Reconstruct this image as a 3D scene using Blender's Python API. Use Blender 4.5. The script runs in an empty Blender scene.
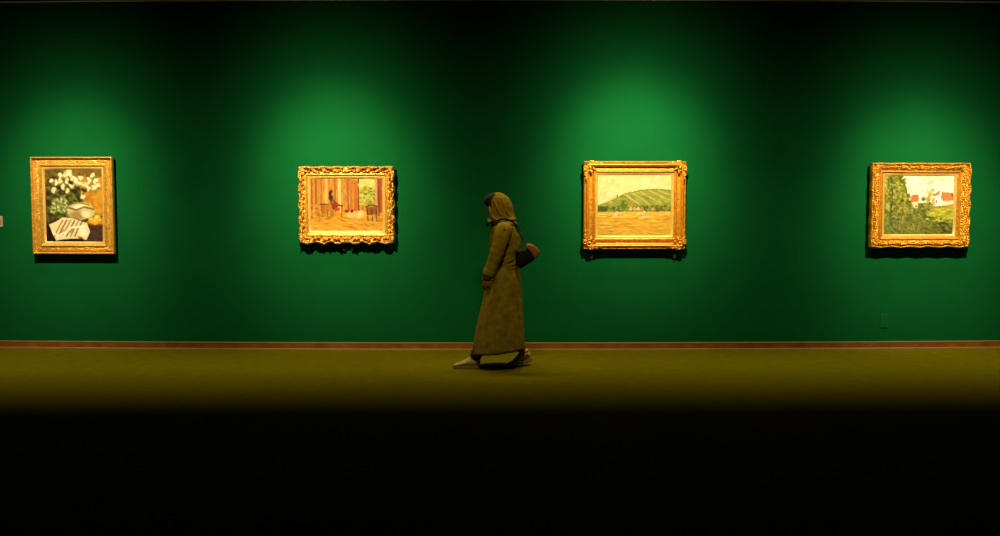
import bpy, bmesh, math, random
import numpy as np
from mathutils import Vector, Matrix, Euler

random.seed(7)
RNG = np.random.default_rng(11)
PI = math.pi
SC = bpy.context.scene
COL = SC.collection

# ------------------------------------------------------------------ camera
CAM = Vector((0.0, 0.0, 1.63))
F = 1000.0
PITCH = math.atan(0.070)
D = 10.68                      # distance to the picture wall at its middle
BOW = 0.0050                   # the wall curves gently away towards both ends

cam_d = bpy.data.cameras.new('camera')
cam_d.sensor_width = 36.0
cam_d.lens = 36.0 * F / 1000.0
cam_d.clip_end = 100
cam = bpy.data.objects.new('camera', cam_d)
COL.objects.link(cam)
cam.location = CAM
cam.rotation_euler = (PI / 2 - PITCH, 0, 0)
SC.camera = cam

def wall_y(x):
    return D + BOW * x * x

def ray(px, py):
    a = (px - 500.0) / F
    b = (268.0 - py) / F
    c, s = math.cos(PITCH), math.sin(PITCH)
    return Vector((a, c + b * s, -s + b * c))

def at(px, py, Y):
    """the point of the vertical plane y = Y that the lens sees at (px, py)"""
    r = ray(px, py)
    return CAM + r * ((Y - CAM.y) / r.y)

# ------------------------------------------------------------------ materials
def s2l(c):
    return tuple((v / 12.92 if v <= 0.04045 else ((v + 0.055) / 1.055) ** 2.4) for v in c)

def mat(name, col, rough=0.7, metal=0.0, var=0.0, scale=20.0, bump=0.0, bscale=80.0, spec=0.5, sheen=0.0):
    m = bpy.data.materials.new(name)
    m.use_nodes = True
    nt = m.node_tree
    b = nt.nodes['Principled BSDF']
    b.inputs['Roughness'].default_value = rough
    b.inputs['Metallic'].default_value = metal
    b.inputs['Specular IOR Level'].default_value = spec
    if sheen:
        b.inputs['Sheen Weight'].default_value = sheen
    tc = nt.nodes.new('ShaderNodeTexCoord')
    n = nt.nodes.new('ShaderNodeTexNoise')
    n.inputs['Scale'].default_value = scale
    n.inputs['Detail'].default_value = 5
    nt.links.new(tc.outputs['Object'], n.inputs['Vector'])
    r = nt.nodes.new('ShaderNodeValToRGB')
    r.color_ramp.elements[0].position = 0.3
    r.color_ramp.elements[1].position = 0.7
    r.color_ramp.elements[0].color = tuple(max(0, c * (1 - var)) for c in col) + (1,)
    r.color_ramp.elements[1].color = tuple(min(1, c * (1 + var)) for c in col) + (1,)
    nt.links.new(n.outputs['Fac'], r.inputs['Fac'])
    nt.links.new(r.outputs['Color'], b.inputs['Base Color'])
    if bump:
        n2 = nt.nodes.new('ShaderNodeTexNoise')
        n2.inputs['Scale'].default_value = bscale
        n2.inputs['Detail'].default_value = 3
        nt.links.new(tc.outputs['Object'], n2.inputs['Vector'])
        bp = nt.nodes.new('ShaderNodeBump')
        bp.inputs['Strength'].default_value = bump
        bp.inputs['Distance'].default_value = 0.004
        nt.links.new(n2.outputs['Fac'], bp.inputs['Height'])
        nt.links.new(bp.outputs['Normal'], b.inputs['Normal'])
    return m

M = {}
M['wall'] = mat('green_wall_fabric', (0.0024, 0.0960, 0.0195), 0.95, var=0.05, scale=3, bump=0.15, bscale=140, spec=0.06)
M['carpet'] = mat('olive_carpet', (0.115, 0.098, 0.001), 1.0, var=0.10, scale=9, bump=0.6, bscale=350, spec=0.0)
M['ceiling'] = mat('dark_ceiling_paint', (0.006, 0.006, 0.006), 0.95, spec=0.05)
M['wood'] = mat('orange_brown_wood', (0.26, 0.078, 0.003), 0.5, var=0.3, scale=6, spec=0.3)
M['trim'] = mat('pale_grey_trim', (0.80, 0.80, 0.78), 0.7, spec=0.2)
M['woodedge'] = mat('pale_highlight_wood', (0.21, 0.145, 0.038), 0.6, var=0.15, scale=5)  # pale tone puts the light along the baseboard edges into the colour
M['gold'] = mat('antique_gold_leaf', (0.72, 0.40, 0.050), 0.38, metal=0.5, var=0.30, scale=35, bump=0.4, bscale=120)
M['goldpale'] = mat('pale_gilt_slip', (0.68, 0.43, 0.085), 0.45, metal=0.2, var=0.12, scale=40, bump=0.3, bscale=150)
M['golddeep'] = mat('deep_gold_leaf', (0.66, 0.31, 0.016), 0.38, metal=0.5, var=0.32, scale=35, bump=0.5, bscale=120)
M['card'] = mat('cream_card', (0.40, 0.33, 0.20), 0.8)
M['ink'] = mat('orange_print', (0.30, 0.13, 0.03), 0.8)
M['plate'] = mat('green_painted_plate', (0.0032, 0.104, 0.024), 0.8, spec=0.1)
M['slot'] = mat('dark_green_slot', (0.002, 0.065, 0.015), 0.8)
M['skin'] = mat('warm_skin', (0.19, 0.088, 0.035), 0.55, var=0.08, scale=12, spec=0.3)
M['lips'] = mat('lip_skin', (0.16, 0.05, 0.03), 0.45)
M['eye'] = mat('eye_white', (0.25, 0.24, 0.21), 0.2)
M['iris'] = mat('dark_iris', (0.015, 0.008, 0.004), 0.2)
M['coat'] = mat('khaki_cotton_coat', (0.190, 0.138, 0.008), 0.9, var=0.30, scale=16, bump=0.5, bscale=60, spec=0.1)
M['belt'] = mat('khaki_cotton_belt', (0.20, 0.145, 0.022), 0.9, var=0.12, scale=14, spec=0.1)
M['scarf'] = mat('ochre_headscarf', (0.215, 0.138, 0.010), 0.85, var=0.18, scale=16, bump=0.3, bscale=90, spec=0.1)
M['hair'] = mat('black_hair', (0.004, 0.004, 0.005), 0.85, var=0.3, scale=60)
M['trousers'] = mat('dark_trousers', (0.009, 0.007, 0.006), 0.9)
M['shoe'] = mat('pale_beige_suede', (0.36, 0.28, 0.09), 0.9, var=0.12, scale=25)
M['sole'] = mat('pale_rubber', (0.20, 0.15, 0.05), 0.7)
M['lace'] = mat('cream_lace', (0.34, 0.28, 0.12), 0.9)
M['blackbag'] = mat('black_leather', (0.003, 0.003, 0.004), 0.6, spec=0.15)
M['tan'] = mat('tan_leather', (0.23, 0.080, 0.006), 0.55, var=0.2, scale=18, spec=0.3)
M['brass'] = mat('brass', (0.6, 0.38, 0.08), 0.35, metal=0.9)
M['hem'] = mat('dark_reddish_hem_shade', (0.030, 0.010, 0.003), 0.85)  # shade under the coat hem as a dark colour
M['steel'] = mat('dull_nickel', (0.16, 0.15, 0.11), 0.4, metal=0.6)
M['button'] = mat('brown_button', (0.05, 0.02, 0.008), 0.4)

def canvas_mat(name):
    m = bpy.data.materials.new(name)
    m.use_nodes = True
    nt = m.node_tree
    b = nt.nodes['Principled BSDF']
    b.inputs['Roughness'].default_value = 0.6
    b.inputs['Specular IOR Level'].default_value = 0.2
    a = nt.nodes.new('ShaderNodeAttribute')
    a.attribute_name = 'paint'
    nt.links.new(a.outputs['Color'], b.inputs['Base Color'])
    tc = nt.nodes.new('ShaderNodeTexCoord')
    n = nt.nodes.new('ShaderNodeTexNoise')
    n.inputs['Scale'].default_value = 160
    nt.links.new(tc.outputs['Object'], n.inputs['Vector'])
    bp = nt.nodes.new('ShaderNodeBump')
    bp.inputs['Strength'].default_value = 0.25
    bp.inputs['Distance'].default_value = 0.002
    nt.links.new(n.outputs['Fac'], bp.inputs['Height'])
    nt.links.new(bp.outputs['Normal'], b.inputs['Normal'])
    return m
M['paint'] = canvas_mat('oil_paint')

# ------------------------------------------------------------------ helpers
def link(name, me, m, parent=None, smooth=True, off=None):
    if off is not None:
        me.transform(Matrix.Translation(-Vector(off)))
    o = bpy.data.objects.new(name, me)
    COL.objects.link(o)
    if m is not None:
        me.materials.append(m)
    if smooth:
        for p in me.polygons:
            p.use_smooth = True
    if parent is not None:
        o.parent = parent
    return o

def obj(name, bm, m, parent=None, smooth=True, off=None):
    bmesh.ops.recalc_face_normals(bm, faces=bm.faces)
    me = bpy.data.meshes.new(name)
    bm.to_mesh(me)
    bm.free()
    return link(name, me, m, parent, smooth, off)

def thing(name, label, cat, loc=(0, 0, 0), group=None):
    o = bpy.data.objects.new(name, None)
    COL.objects.link(o)
    o.location = loc
    o['label'] = label
    o['category'] = cat
    if group:
        o['group'] = group
    return o

def loft(bm, rings, cap0=True, cap1=True, closed=True):
    vs = [[bm.verts.new(p) for p in r] for r in rings]
    n = len(vs[0])
    for a, b in zip(vs[:-1], vs[1:]):
        for i in range(n if closed else n - 1):
            j = (i + 1) % n
            bm.faces.new((a[i], a[j], b[j], b[i]))
    if cap0 and closed:
        bm.faces.new(list(reversed(vs[0])))
    if cap1 and closed:
        bm.faces.new(vs[-1])
    return vs

def smooth_path(pts, rad, sub=4):
    """Catmull-Rom through pts with the radii along"""
    P = [Vector(p) for p in pts]
    out, ro = [], []
    n = len(P)
    for i in range(n - 1):
        p0, p1, p2, p3 = P[max(i - 1, 0)], P[i], P[i + 1], P[min(i + 2, n - 1)]
        for k in range(sub):
            t = k / sub
            out.append(0.5 * ((2 * p1) + (p2 - p0) * t + (2 * p0 - 5 * p1 + 4 * p2 - p3) * t * t + (3 * p1 - p0 - 3 * p2 + p3) * t ** 3))
            ro.append(rad[i] * (1 - t) + rad[i + 1] * t)
    out.append(P[-1])
    ro.append(rad[-1])
    return out, ro

def tube(bm, pts, rad, seg=12, sub=4, flat=1.0, up=None, round_ends=True):
    """a tapering round tube; flat < 1 squeezes it along `up`"""
    P, R = smooth_path(pts, rad, sub)
    n = len(P)
    ref = Vector(up) if up else None
    rings = []
    prevu = None
    for i in range(n):
        t = (P[min(i + 1, n - 1)] - P[max(i - 1, 0)]).normalized()
        if ref is not None:
            u = (ref - t * ref.dot(t))
        elif prevu is not None:
            u = prevu - t * prevu.dot(t)
        else:
            a = Vector((0, 0, 1)) if abs(t.z) < 0.8 else Vector((0, 1, 0))
            u = a - t * a.dot(t)
        u.normalize()
        prevu = u
        v = t.cross(u)
        def ring(c, r):
            return [c + (u * math.cos(q) * flat + v * math.sin(q)) * r for q in [2 * PI * k / seg for k in range(seg)]]
        if i == 0 and round_ends:
            for a in (0.12, 0.5, 0.85):
                rings.append(ring(P[0] - t * R[0] * math.cos(a * PI / 2), R[0] * math.sin(a * PI / 2)))
        rings.append(ring(P[i], R[i]))
        if i == n - 1 and round_ends:
            for a in (0.85, 0.5, 0.12):
                rings.append(ring(P[i] + t * R[i] * math.cos(a * PI / 2), R[i] * math.sin(a * PI / 2)))
    loft(bm, rings)

def ellipsoid(bm, c, r, rot=None, seg=16, fn=None):
    mtx = Matrix.Translation(Vector(c)) @ (rot.to_4x4() if rot else Matrix()) @ Matrix.Diagonal((r[0], r[1], r[2], 1))
    res = bmesh.ops.create_uvsphere(bm, u_segments=seg, v_segments=max(6, seg // 2 + 2), radius=1.0)
    for v in res['verts']:
        if fn:
            v.co = fn(v.co)
        v.co = mtx @ v.co

def box(bm, a, b):
    x0, y0, z0 = a
    x1, y1, z1 = b
    v = [bm.verts.new(p) for p in ((x0, y0, z0), (x1, y0, z0), (x1, y1, z0), (x0, y1, z0), (x0, y0, z1), (x1, y0, z1), (x1, y1, z1), (x0, y1, z1))]
    for f in ((0, 1, 2, 3), (4, 5, 6, 7), (0, 1, 5, 4), (1, 2, 6, 5), (2, 3, 7, 6), (3, 0, 4, 7)):
        bm.faces.new([v[i] for i in f])

def bevel(bm, w, seg=2):
    bmesh.ops.bevel(bm, geom=list(bm.edges), offset=w, segments=seg, affect='EDGES', profile=0.6)

def fused(bm, voxel, smooth_it=4, smooth_f=0.5):
    """one continuous skin around everything in bm"""
    bmesh.ops.recalc_face_normals(bm, faces=bm.faces)
    me = bpy.data.meshes.new('tmp')
    bm.to_mesh(me)
    bm.free()
    o = bpy.data.objects.new('tmp', me)
    COL.objects.link(o)
    md = o.modifiers.new('r', 'REMESH')
    md.mode = 'VOXEL'
    md.voxel_size = voxel
    md.use_smooth_shade = True
    ms = o.modifiers.new('s', 'SMOOTH')
    ms.factor = smooth_f
    ms.iterations = smooth_it
    dg = bpy.context.evaluated_depsgraph_get()
    dg.update()
    out = bpy.data.meshes.new_from_object(o.evaluated_get(dg))
    bpy.data.objects.remove(o)
    bpy.data.meshes.remove(me)
    out.materials.clear()
    return out

def structure(name, bm, m, label=None, smooth=False):
    o = obj(name, bm, m, None, smooth)
    o['kind'] = 'structure'
    return o

# ------------------------------------------------------------------ room
XW = 8.5
CEIL = 3.715
NX = 80
xs = [-XW + 2 * XW * i / NX for i in range(NX + 1)]

def strip_along_wall(bm, z0, z1, y_front, y_back, xs=xs, prof=None):
    """a bar that follows the curve of the wall; prof = [(y off wall, z)] outline"""
    prof = prof or [(-y_back, z0), (-y_front, z0), (-y_front, z1), (-y_back, z1)]
    rings = [[Vector((x, wall_y(x) + p[0], p[1])) for p in prof] for x in xs]
    loft(bm, rings)

bm = bmesh.new()
strip_along_wall(bm, -0.02, CEIL + 0.02, 0.0, -0.2)
structure('wall_back', bm, M['wall'])

bm = bmesh.new()
box(bm, (-XW, -1.5, -0.12), (XW, 11.3, 0.0))
structure('floor', bm, M['carpet'])

bm = bmesh.new()
box(bm, (-XW, -1.5, CEIL), (XW, 11.3, CEIL + 0.12))
structure('ceiling', bm, M['ceiling'])

# baseboard: brown board; top highlight and lit floor line coloured in as pale cap and quarter-round
bm = bmesh.new()
strip_along_wall(bm, 0, 0, 0, 0, prof=[(0.004, 0.0), (-0.014, 0.0), (-0.014, 0.0655), (0.004, 0.0655)])
bb = structure('baseboard_back', bm, M['wood'])
bm = bmesh.new()
strip_along_wall(bm, 0, 0, 0, 0, prof=[(0.004, 0.0655), (-0.014, 0.0655), (-0.016, 0.068), (-0.015, 0.077), (-0.009, 0.080), (0.004, 0.080)])
c = obj('baseboard_cap', bm, M['woodedge'], bb, False)
bm = bmesh.new()
strip_along_wall(bm, 0, 0, 0, 0, prof=[(-0.0135, 0.0), (-0.030, 0.0), (-0.028, 0.009), (-0.022, 0.013), (-0.0135, 0.014)])
c = obj('shoe_moulding', bm, M['woodedge'], bb, False)

# pale strip in the angle of wall and ceiling
bm = bmesh.new()
strip_along_wall(bm, 0, 0, 0, 0, prof=[(0.004, CEIL - 0.012), (-0.010, CEIL - 0.012), (-0.016, CEIL + 0.001), (0.004, CEIL + 0.001)])
structure('trim_1', bm, M['trim'])

# ------------------------------------------------------------------ pictures
class Painter:
    def __init__(self, w, h, col):
        self.w, self.h = w, h
        self.a = np.zeros((h, w, 3))
        self.a[:] = col
        self.relief = np.zeros((h, w))
        self.Y, self.X = np.mgrid[0:h, 0:w]
        self.X = (self.X + 0.5) / w
        self.Y = (self.Y + 0.5) / h          # from the top
        self.asp = w / h
    def put(self, k, col):
        k = np.clip(k, 0, 1)[..., None]
        self.a = self.a * (1 - k) + np.array(col) * k
    def grad(self, y0, c0, y1, c1):
        t = np.clip((self.Y - y0) / (y1 - y0), 0, 1)[..., None]
        m = ((self.Y >= y0) & (self.Y <= y1))[..., None]
        self.a = np.where(m, np.array(c0) * (1 - t) + np.array(c1) * t, self.a)
    def blob(self, x, y, rx, ry, col, ang=0, soft=0.15, k=1.0):
        dx, dy = (self.X - x) * self.asp, self.Y - y
        c, s = math.cos(ang), math.sin(ang)
        u, v = (dx * c + dy * s) / rx, (-dx * s + dy * c) / ry
        r = np.sqrt(u * u + v * v)
        m = np.clip((1 - r) / soft, 0, 1)
        self.put(m * k, col)
        self.relief += 0.3 * m * k * RNG.random()
    def poly(self, pts, col, k=1.0):
        ins = np.zeros(self.X.shape, bool)
        n = len(pts)
        for i in range(n):
            x1, y1 = pts[i]
            x2, y2 = pts[(i + 1) % n]
            if y1 == y2:
                continue
            cnd = ((self.Y > y1) != (self.Y > y2)) & (self.X < (x2 - x1) * (self.Y - y1) / (y2 - y1) + x1)
            ins ^= cnd
        self.put(ins * k, col)
        return ins
    def line(self, pts, w, col, k=1.0):
        best = np.full(self.X.shape, 9.0)
        for (x1, y1), (x2, y2) in zip(pts[:-1], pts[1:]):
            ax, ay, bx, by = x1 * self.asp, y1, x2 * self.asp, y2
            px, py = self.X * self.asp, self.Y
            L = (bx - ax) ** 2 + (by - ay) ** 2 + 1e-9
            t = np.clip(((px - ax) * (bx - ax) + (py - ay) * (by - ay)) / L, 0, 1)
            best = np.minimum(best, np.hypot(px - ax - t * (bx - ax), py - ay - t * (by - ay)))
        self.put(np.clip((w - best) / (0.4 * w) , 0, 1) * k, col)
    def strokes(self, n, box, pal, rx, ry, ang=0.0, jit=0.5, k=0.75, test=None):
        x0, y0, x1, y1 = box
        for _ in range(n):
            x, y = x0 + RNG.random() * (x1 - x0), y0 + RNG.random() * (y1 - y0)
            if test and not test(x, y):
                continue
            c = pal[RNG.integers(len(pal))]
            c = [min(1, max(0, v + RNG.normal() * 0.025)) for v in c]
            f = 0.6 + 0.8 * RNG.random()
            self.blob(x, y, rx * f, ry * f, c, ang + RNG.normal() * jit, 0.5, k)

def H(s):
    return tuple(int(s[i:i + 2], 16) / 255 for i in (0, 2, 4))

def paint_still_life():
    p = Painter(120, 146, H('4e3e12'))
    p.grad(0, H('7a6626'), 1, H('32240a'))
    p.strokes(160, (0, 0, 1, .7), [H('66521a'), H('86702e'), H('4e3e12'), H('947e3e')], .09, .035, 0.5, 0.6, .5)
    p.strokes(60, (.02, .12, .6, .5), [H('2e260a'), H('3c3410'), H('4a3e14')], .06, .04, .7, .6, .7)
    p.poly([(.60, .24), (1, .10), (1, .64), (.80, .64), (.66, .42)], H('c08a1e'))
    p.strokes(90, (.58, .14, 1, .6), [H('c99a2c'), H('b27a18'), H('dcb04c'), H('cf9c30')], .06, .03, .9, .4, .65, lambda x, y: x > .6 + .1 * y)
    p.poly([(0, .78), (.5, .66), (1, .72), (1, 1), (0, 1)], H('2c1a0a'))
    p.poly([(.70, .80), (1, .76), (1, 1), (.66, 1)], H('4e3634'))
    p.strokes(30, (.7, .8, 1, 1), [H('5c4038'), H('46302c'), H('6a4a3c')], .06, .02, 0, .3, .6)
    # stems and leaves
    for _ in range(34):
        x, y = .40 + .22 * RNG.normal(), .22 + .10 * RNG.normal()
        p.line([(x, y), (.52, .5)], .008, H('2e3208'), .6)
    p.strokes(90, (.06, .28, .6, .66), [H('46521a'), H('6d7a30'), H('333c0c'), H('8f9450')], .055, .025, .6, 1.0, .85)
    # big pale crinkled leaves at the left
    for (x, y, r) in [(.20, .46, .10), (.32, .44, .09), (.28, .54, .11), (.14, .56, .08), (.38, .53, .07)]:
        p.blob(x, y, r, r * .72, H('6f7c34'), .6, .3, .9)
        for j in range(6):
            a = j * 1.05 + x * 9
            p.blob(x + math.cos(a) * r * .5, y + math.sin(a) * r * .42, r * .34, r * .2, [H('c8cc96'), H('e0dfb4'), H('98a256')][j % 3], a + .8, .5, .85)
    # heads of white blossom along an arch
    for (x, y, s) in [(.36, .08, .06), (.44, .05, .07), (.50, .12, .06), (.40, .17, .055), (.28, .16, .055), (.20, .19, .055), (.15, .28, .06), (.13, .16, .045), (.32, .24, .05), (.56, .17, .07), (.64, .20, .06), (.62, .12, .05), (.72, .21, .06), (.78, .16, .06), (.84, .09, .05),
                      (.88, .16, .06), (.92, .23, .05), (.86, .27, .05), (.76, .27, .045), (.48, .23, .05), (.40, .30, .045), (.28, .09, .045), (.66, .38, .05)]:
        s = s * 1.22
        p.blob(x + .008, y + .02, s * 1.05, s * .8, H('8a8248'), .4, .5, .85)
        for j in range(6):
            a = 2 * PI * RNG.random()
            p.blob(x + math.cos(a) * s * .5 * RNG.random(), y + math.sin(a) * s * .45 * RNG.random(), s * .55, s * .36, [H('f6ecc4'), H('dccf98'), H('fff6da'), H('e8dcae')][j % 4], a, .6, .85)
    for (x, y) in [(.46, .19), (.58, .27), (.68, .29), (.24, .25), (.52, .3)]:
        p.blob(x, y, .06, .03, H('2c2808'), .4, .6, .85)
    # bowl-shaped vase
    p.blob(.62, .58, .205, .135, H('cfc28e'), 0.05, .12)
    p.blob(.56, .63, .14, .075, H('9c8444'), .05, .5, .75)
    p.blob(.70, .62, .09, .06, H('f2e6bc'), .3, .5, .85)
    p.blob(.60, .52, .11, .04, H('fbf2d2'), -.1, .4, .9)
    p.line([(.42, .53), (.54, .56), (.68, .52), (.84, .55)], .016, H('6d6420'), .8)
    p.line([(.47, .48), (.6, .46), (.76, .49)], .010, H('8c7c34'), .8)
    p.line([(.5, .68), (.62, .71), (.74, .68)], .014, H('4a3a12'), .8)
    # dish of fruit
    p.blob(.86, .74, .16, .045, H('8a4a1c'), 0, .2)
    p.blob(.86, .725, .14, .032, H('a88a3c'), 0, .2)
    for (x, y, c) in [(.80, .70, 'd9a92c'), (.9, .67, 'e8c444'), (.95, .71, 'd09420'), (.86, .72, 'e0b030')]:
        p.blob(x, y, .055, .05, H(c), 0, .25)
        p.blob(x - .012, y - .014, .02, .018, H('f6e08a'), 0, .5)
    # striped cloth
    cl = [(.06, .76), (.18, .72), (.3, .66), (.5, .68), (.72, .74), (.77, .86), (.70, .97), (.62, .95), (.5, .95), (.3, .96), (.18, .98), (.12, .9)]
    p.poly(cl, H('eadcae'))
    for i in range(6):
        x = .22 + .07 * i
        p.line([(x - .07, .92), (x - .01, .82), (x + .08, .70)], .012, H('6a4a20') if i % 2 else H('a8763c'), .75)
    p.blob(.30, .86, .07, .04, H('a8925a'), .9, .5, .7)
    p.blob(.44, .84, .05, .05, H('8f7840'), .9, .5, .6)
    p.line([(.3, .92), (.44, .8), (.68, .78)], .016, H('fff5d6'), .9)
    p.line([(.12, .86), (.20, .92), (.34, .86)], .016, H('fff5d6'), .9)
    p.blob(.64, .86, .08, .07, H('fbf0d0'), .8, .4)
    p.blob(.60, .94, .05, .02, H('8a5a34'), .3, .5, .8)
    return p

def paint_verandah():
    p = Painter(146, 108, H('d09a3e'))
    p.grad(0, H('c58f3c'), .62, H('d8a44c'))
    p.grad(.62, H('dba63a'), 1, H('e6b74c'))
    p.strokes(120, (0, .0, 1, .62), [H('c18532'), H('dcb060'), H('a9762c'), H('e8c47c')], .012, .10, 0, .12, .6)
    for (x, w, c) in [(.02, .02, 'a96a28'), (.08, .014, '8a5a20'), (.15, .012, 'b07430'), (.22, .025, 'e9c98a'), (.34, .016, 'a87030'), (.4, .03, 'f0d8a0'), (.52, .012, '98602a'), (.56, .03, 'c98440'), (.66, .014, '8a4a1c'), (.9, .02, 'c07a4a'), (.96, .03, 'a85e2c')]:
        p.line([(x, 0), (x, .62)], w * 1.2, H(c), .85)
    p.poly([(.6, .06), (.66, .06), (.66, .66), (.6, .64)], H('c47a3a'), .8)
    # tree seen through the opening
    p.poly([(.67, .03), (.89, .03), (.89, .5), (.67, .5)], H('d9cc78'))
    p.strokes(90, (.67, .14, .89, .5), [H('8f9a2e'), H('a8ad44'), H('70801f'), H('c4c060')], .035, .022, .5, 1, .8)
    p.strokes(24, (.67, .0, .89, .16), [H('e8e4a8'), H('d8d488')], .05, .02, 0, .5, .7)
    p.line([(.9, 0), (.9, .72)], .028, H('d8b088'), .9)
    p.line([(.93, 0), (.94, .72)], .014, H('7a3e1c'), .9)
    # foreground floor
    p.strokes(150, (0, .64, 1, 1), [H('e4b248'), H('c98e26'), H('f0cc74'), H('b87c20'), H('eabf5c')], .07, .014, 0.05, .25, .7)
    p.poly([(.5, .64), (.72, .6), (.78, .7), (.66, .76), (.5, .74)], H('eed69c'), .7)
    # seated figure by a small table
    p.blob(.285, .25, .04, .03, H('5a3a18'), 0, .3)
    p.blob(.275, .30, .032, .045, H('34200e'), 0, .25)
    p.blob(.285, .37, .045, .06, H('4e3414'), .1, .3)
    p.blob(.30, .45, .05, .07, H('7a4a1c'), .1, .3)
    p.blob(.33, .53, .06, .075, H('a8381a'), .3, .3)
    p.blob(.37, .58, .06, .045, H('c25a30'), .2, .4)
    p.line([(.30, .42), (.36, .47), (.40, .5)], .016, H('8a5626'), .9)
    p.blob(.3, .66, .04, .09, H('b8863c'), 0, .3, .9)
    p.line([(.14, .49), (.26, .49)], .014, H('6a3614'), .9)
    p.line([(.36, .52), (.44, .52)], .014, H('5a2410'), .9)
    for x in (.16, .24, .27, .43):
        p.line([(x, .5), (x, .73)], .009, H('7c4a1c'), .85)
    p.poly([(.14, .5), (.25, .5), (.25, .68), (.15, .68)], H('a87228'), .6)
    p.blob(.5, .62, .05, .035, H('9c4c1c'), 0, .3)
    p.blob(.57, .62, .03, .04, H('7a4018'), 0, .4)
    # wicker chair at the right
    p.poly([(.76, .55), (.92, .53), (.92, .68), (.78, .7)], H('9a6a2a'), .9)
    p.line([(.76, .54), (.84, .5), (.92, .53)], .014, H('5e3412'), .9)
    for x in (.78, .84, .9):
        p.line([(x, .58), (x + .01, .8)], .01, H('5e3412'), .9)
    p.blob(.68, .68, .05, .07, H('f2e2b4'), .4, .4, .8)
    p.strokes(170, (0, 0, .66, .66), [H('d8a448'), H('b8802e'), H('ecca84'), H('9c6a26'), H('c4923c')], .02, .014, .8, .8, .35)
    p.strokes(40, (0, .5, .14, .8), [H('d09a3a'), H('b07a28'), H('e4bc64')], .03, .03, .5, 1, .7)
    return p

def paint_hill():
    p = Painter(150, 122, H('e4d49a'))
    p.grad(0, H('d9c98c'), .55, H('efe2b4'))
    p.strokes(190, (0, 0, 1, .5), [H('eadcac'), H('d2c080'), H('f4e9c4'), H('dcc890')], .06, .022, -.5, .5, .55)
    hill = [(0, .5), (.12, .45), (.26, .37), (.38, .305), (.5, .27), (.62, .245), (.75, .235), (.88, .24), (1, .25), (1, .62), (0, .62)]
    ins = p.poly(hill, H('8c9a3c'))
    def hy(x):
        for (x1, y1), (x2, y2) in zip(hill[:9][:-1], hill[1:9]):
            if x1 <= x <= x2:
                return y1 + (y2 - y1) * (x - x1) / (x2 - x1)
        return .5
    p.strokes(240, (0, .24, 1, .56), [H('7d8e34'), H('9aa648'), H('b4ac54'), H('6a7a28'), H('c4b468')], .045, .013, .45, .25, .75, lambda x, y: y > hy(x) + .02)
    for (a, b, c, d) in [(.48, .3, .72, .5), (.58, .28, .86, .47), (.7, .26, .98, .42), (.82, .26, 1, .34), (.4, .34, .56, .48)]:
        p.line([(a, b), (c, d)], .012, H('d8b878'), .75)
    for i in range(17):
        x = .34 + .041 * i
        p.blob(x, hy(min(x, 1)) + .004, .016, .012, H('5a6420'), 0, .4, .9)
    p.blob(.27, .35, .015, .022, H('6a6a28'), 0, .4)
    # belt of trees and roofs at the foot of the hill
    p.strokes(90, (0, .52, 1, .6), [H('4e5c1c'), H('66722a'), H('3f4a16'), H('7c8438')], .035, .018, 0, .4, .85)
    p.blob(.08, .56, .1, .05, H('4a5a18'), 0, .3)
    p.blob(.36, .49, .065, .085, H('5d6e20'), .2, .3)
    p.blob(.38, .46, .03, .03, H('8a9638'), 0, .5)
    p.blob(.46, .48, .05, .06, H('a88840'), 0, .4)
    for (x, c) in [(.48, 'c8a070'), (.53, 'd8bc8c'), (.58, 'b88454'), (.43, 'd0b080'), (.72, 'caa874')]:
        p.poly([(x, .55), (x + .02, .515), (x + .045, .55), (x + .045, .58), (x, .58)], H(c))
    p.strokes(40, (.7, .5, 1, .6), [H('707c2c'), H('8e9844'), H('505c1c')], .03, .022, 0, .5, .8)
    # stubble field
    fy = .615
    p.poly([(0, fy), (1, fy - .015), (1, 1), (0, 1)], H('d8aa34'))
    p.strokes(230, (0, .63, 1, 1), [H('d2a02a'), H('e4bc50'), H('c08e1e'), H('eacb74'), H('b8901f')], .07, .012, 0.03, .15, .65)
    p.strokes(60, (0, .62, 1, .7), [H('eed692'), H('e2c468')], .06, .01, 0, .1, .6)
    for (x, y, s) in [(.27, .655, .075), (.64, .625, .05)]:
        p.poly([(x - s * .95, y + s * .55), (x - s * .5, y - s * .3), (x, y - s * .85), (x + s * .5, y - s * .2), (x + s * .95, y + s * .55)], H('e2c07c'))
        p.blob(x + s * .25, y + s * .1, s * .45, s * .35, H('b88c40'), .6, .5, .7)
        p.blob(x - s * .25, y, s * .3, s * .2, H('f6e4b4'), -.9, .5, .9)
    return p

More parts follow.
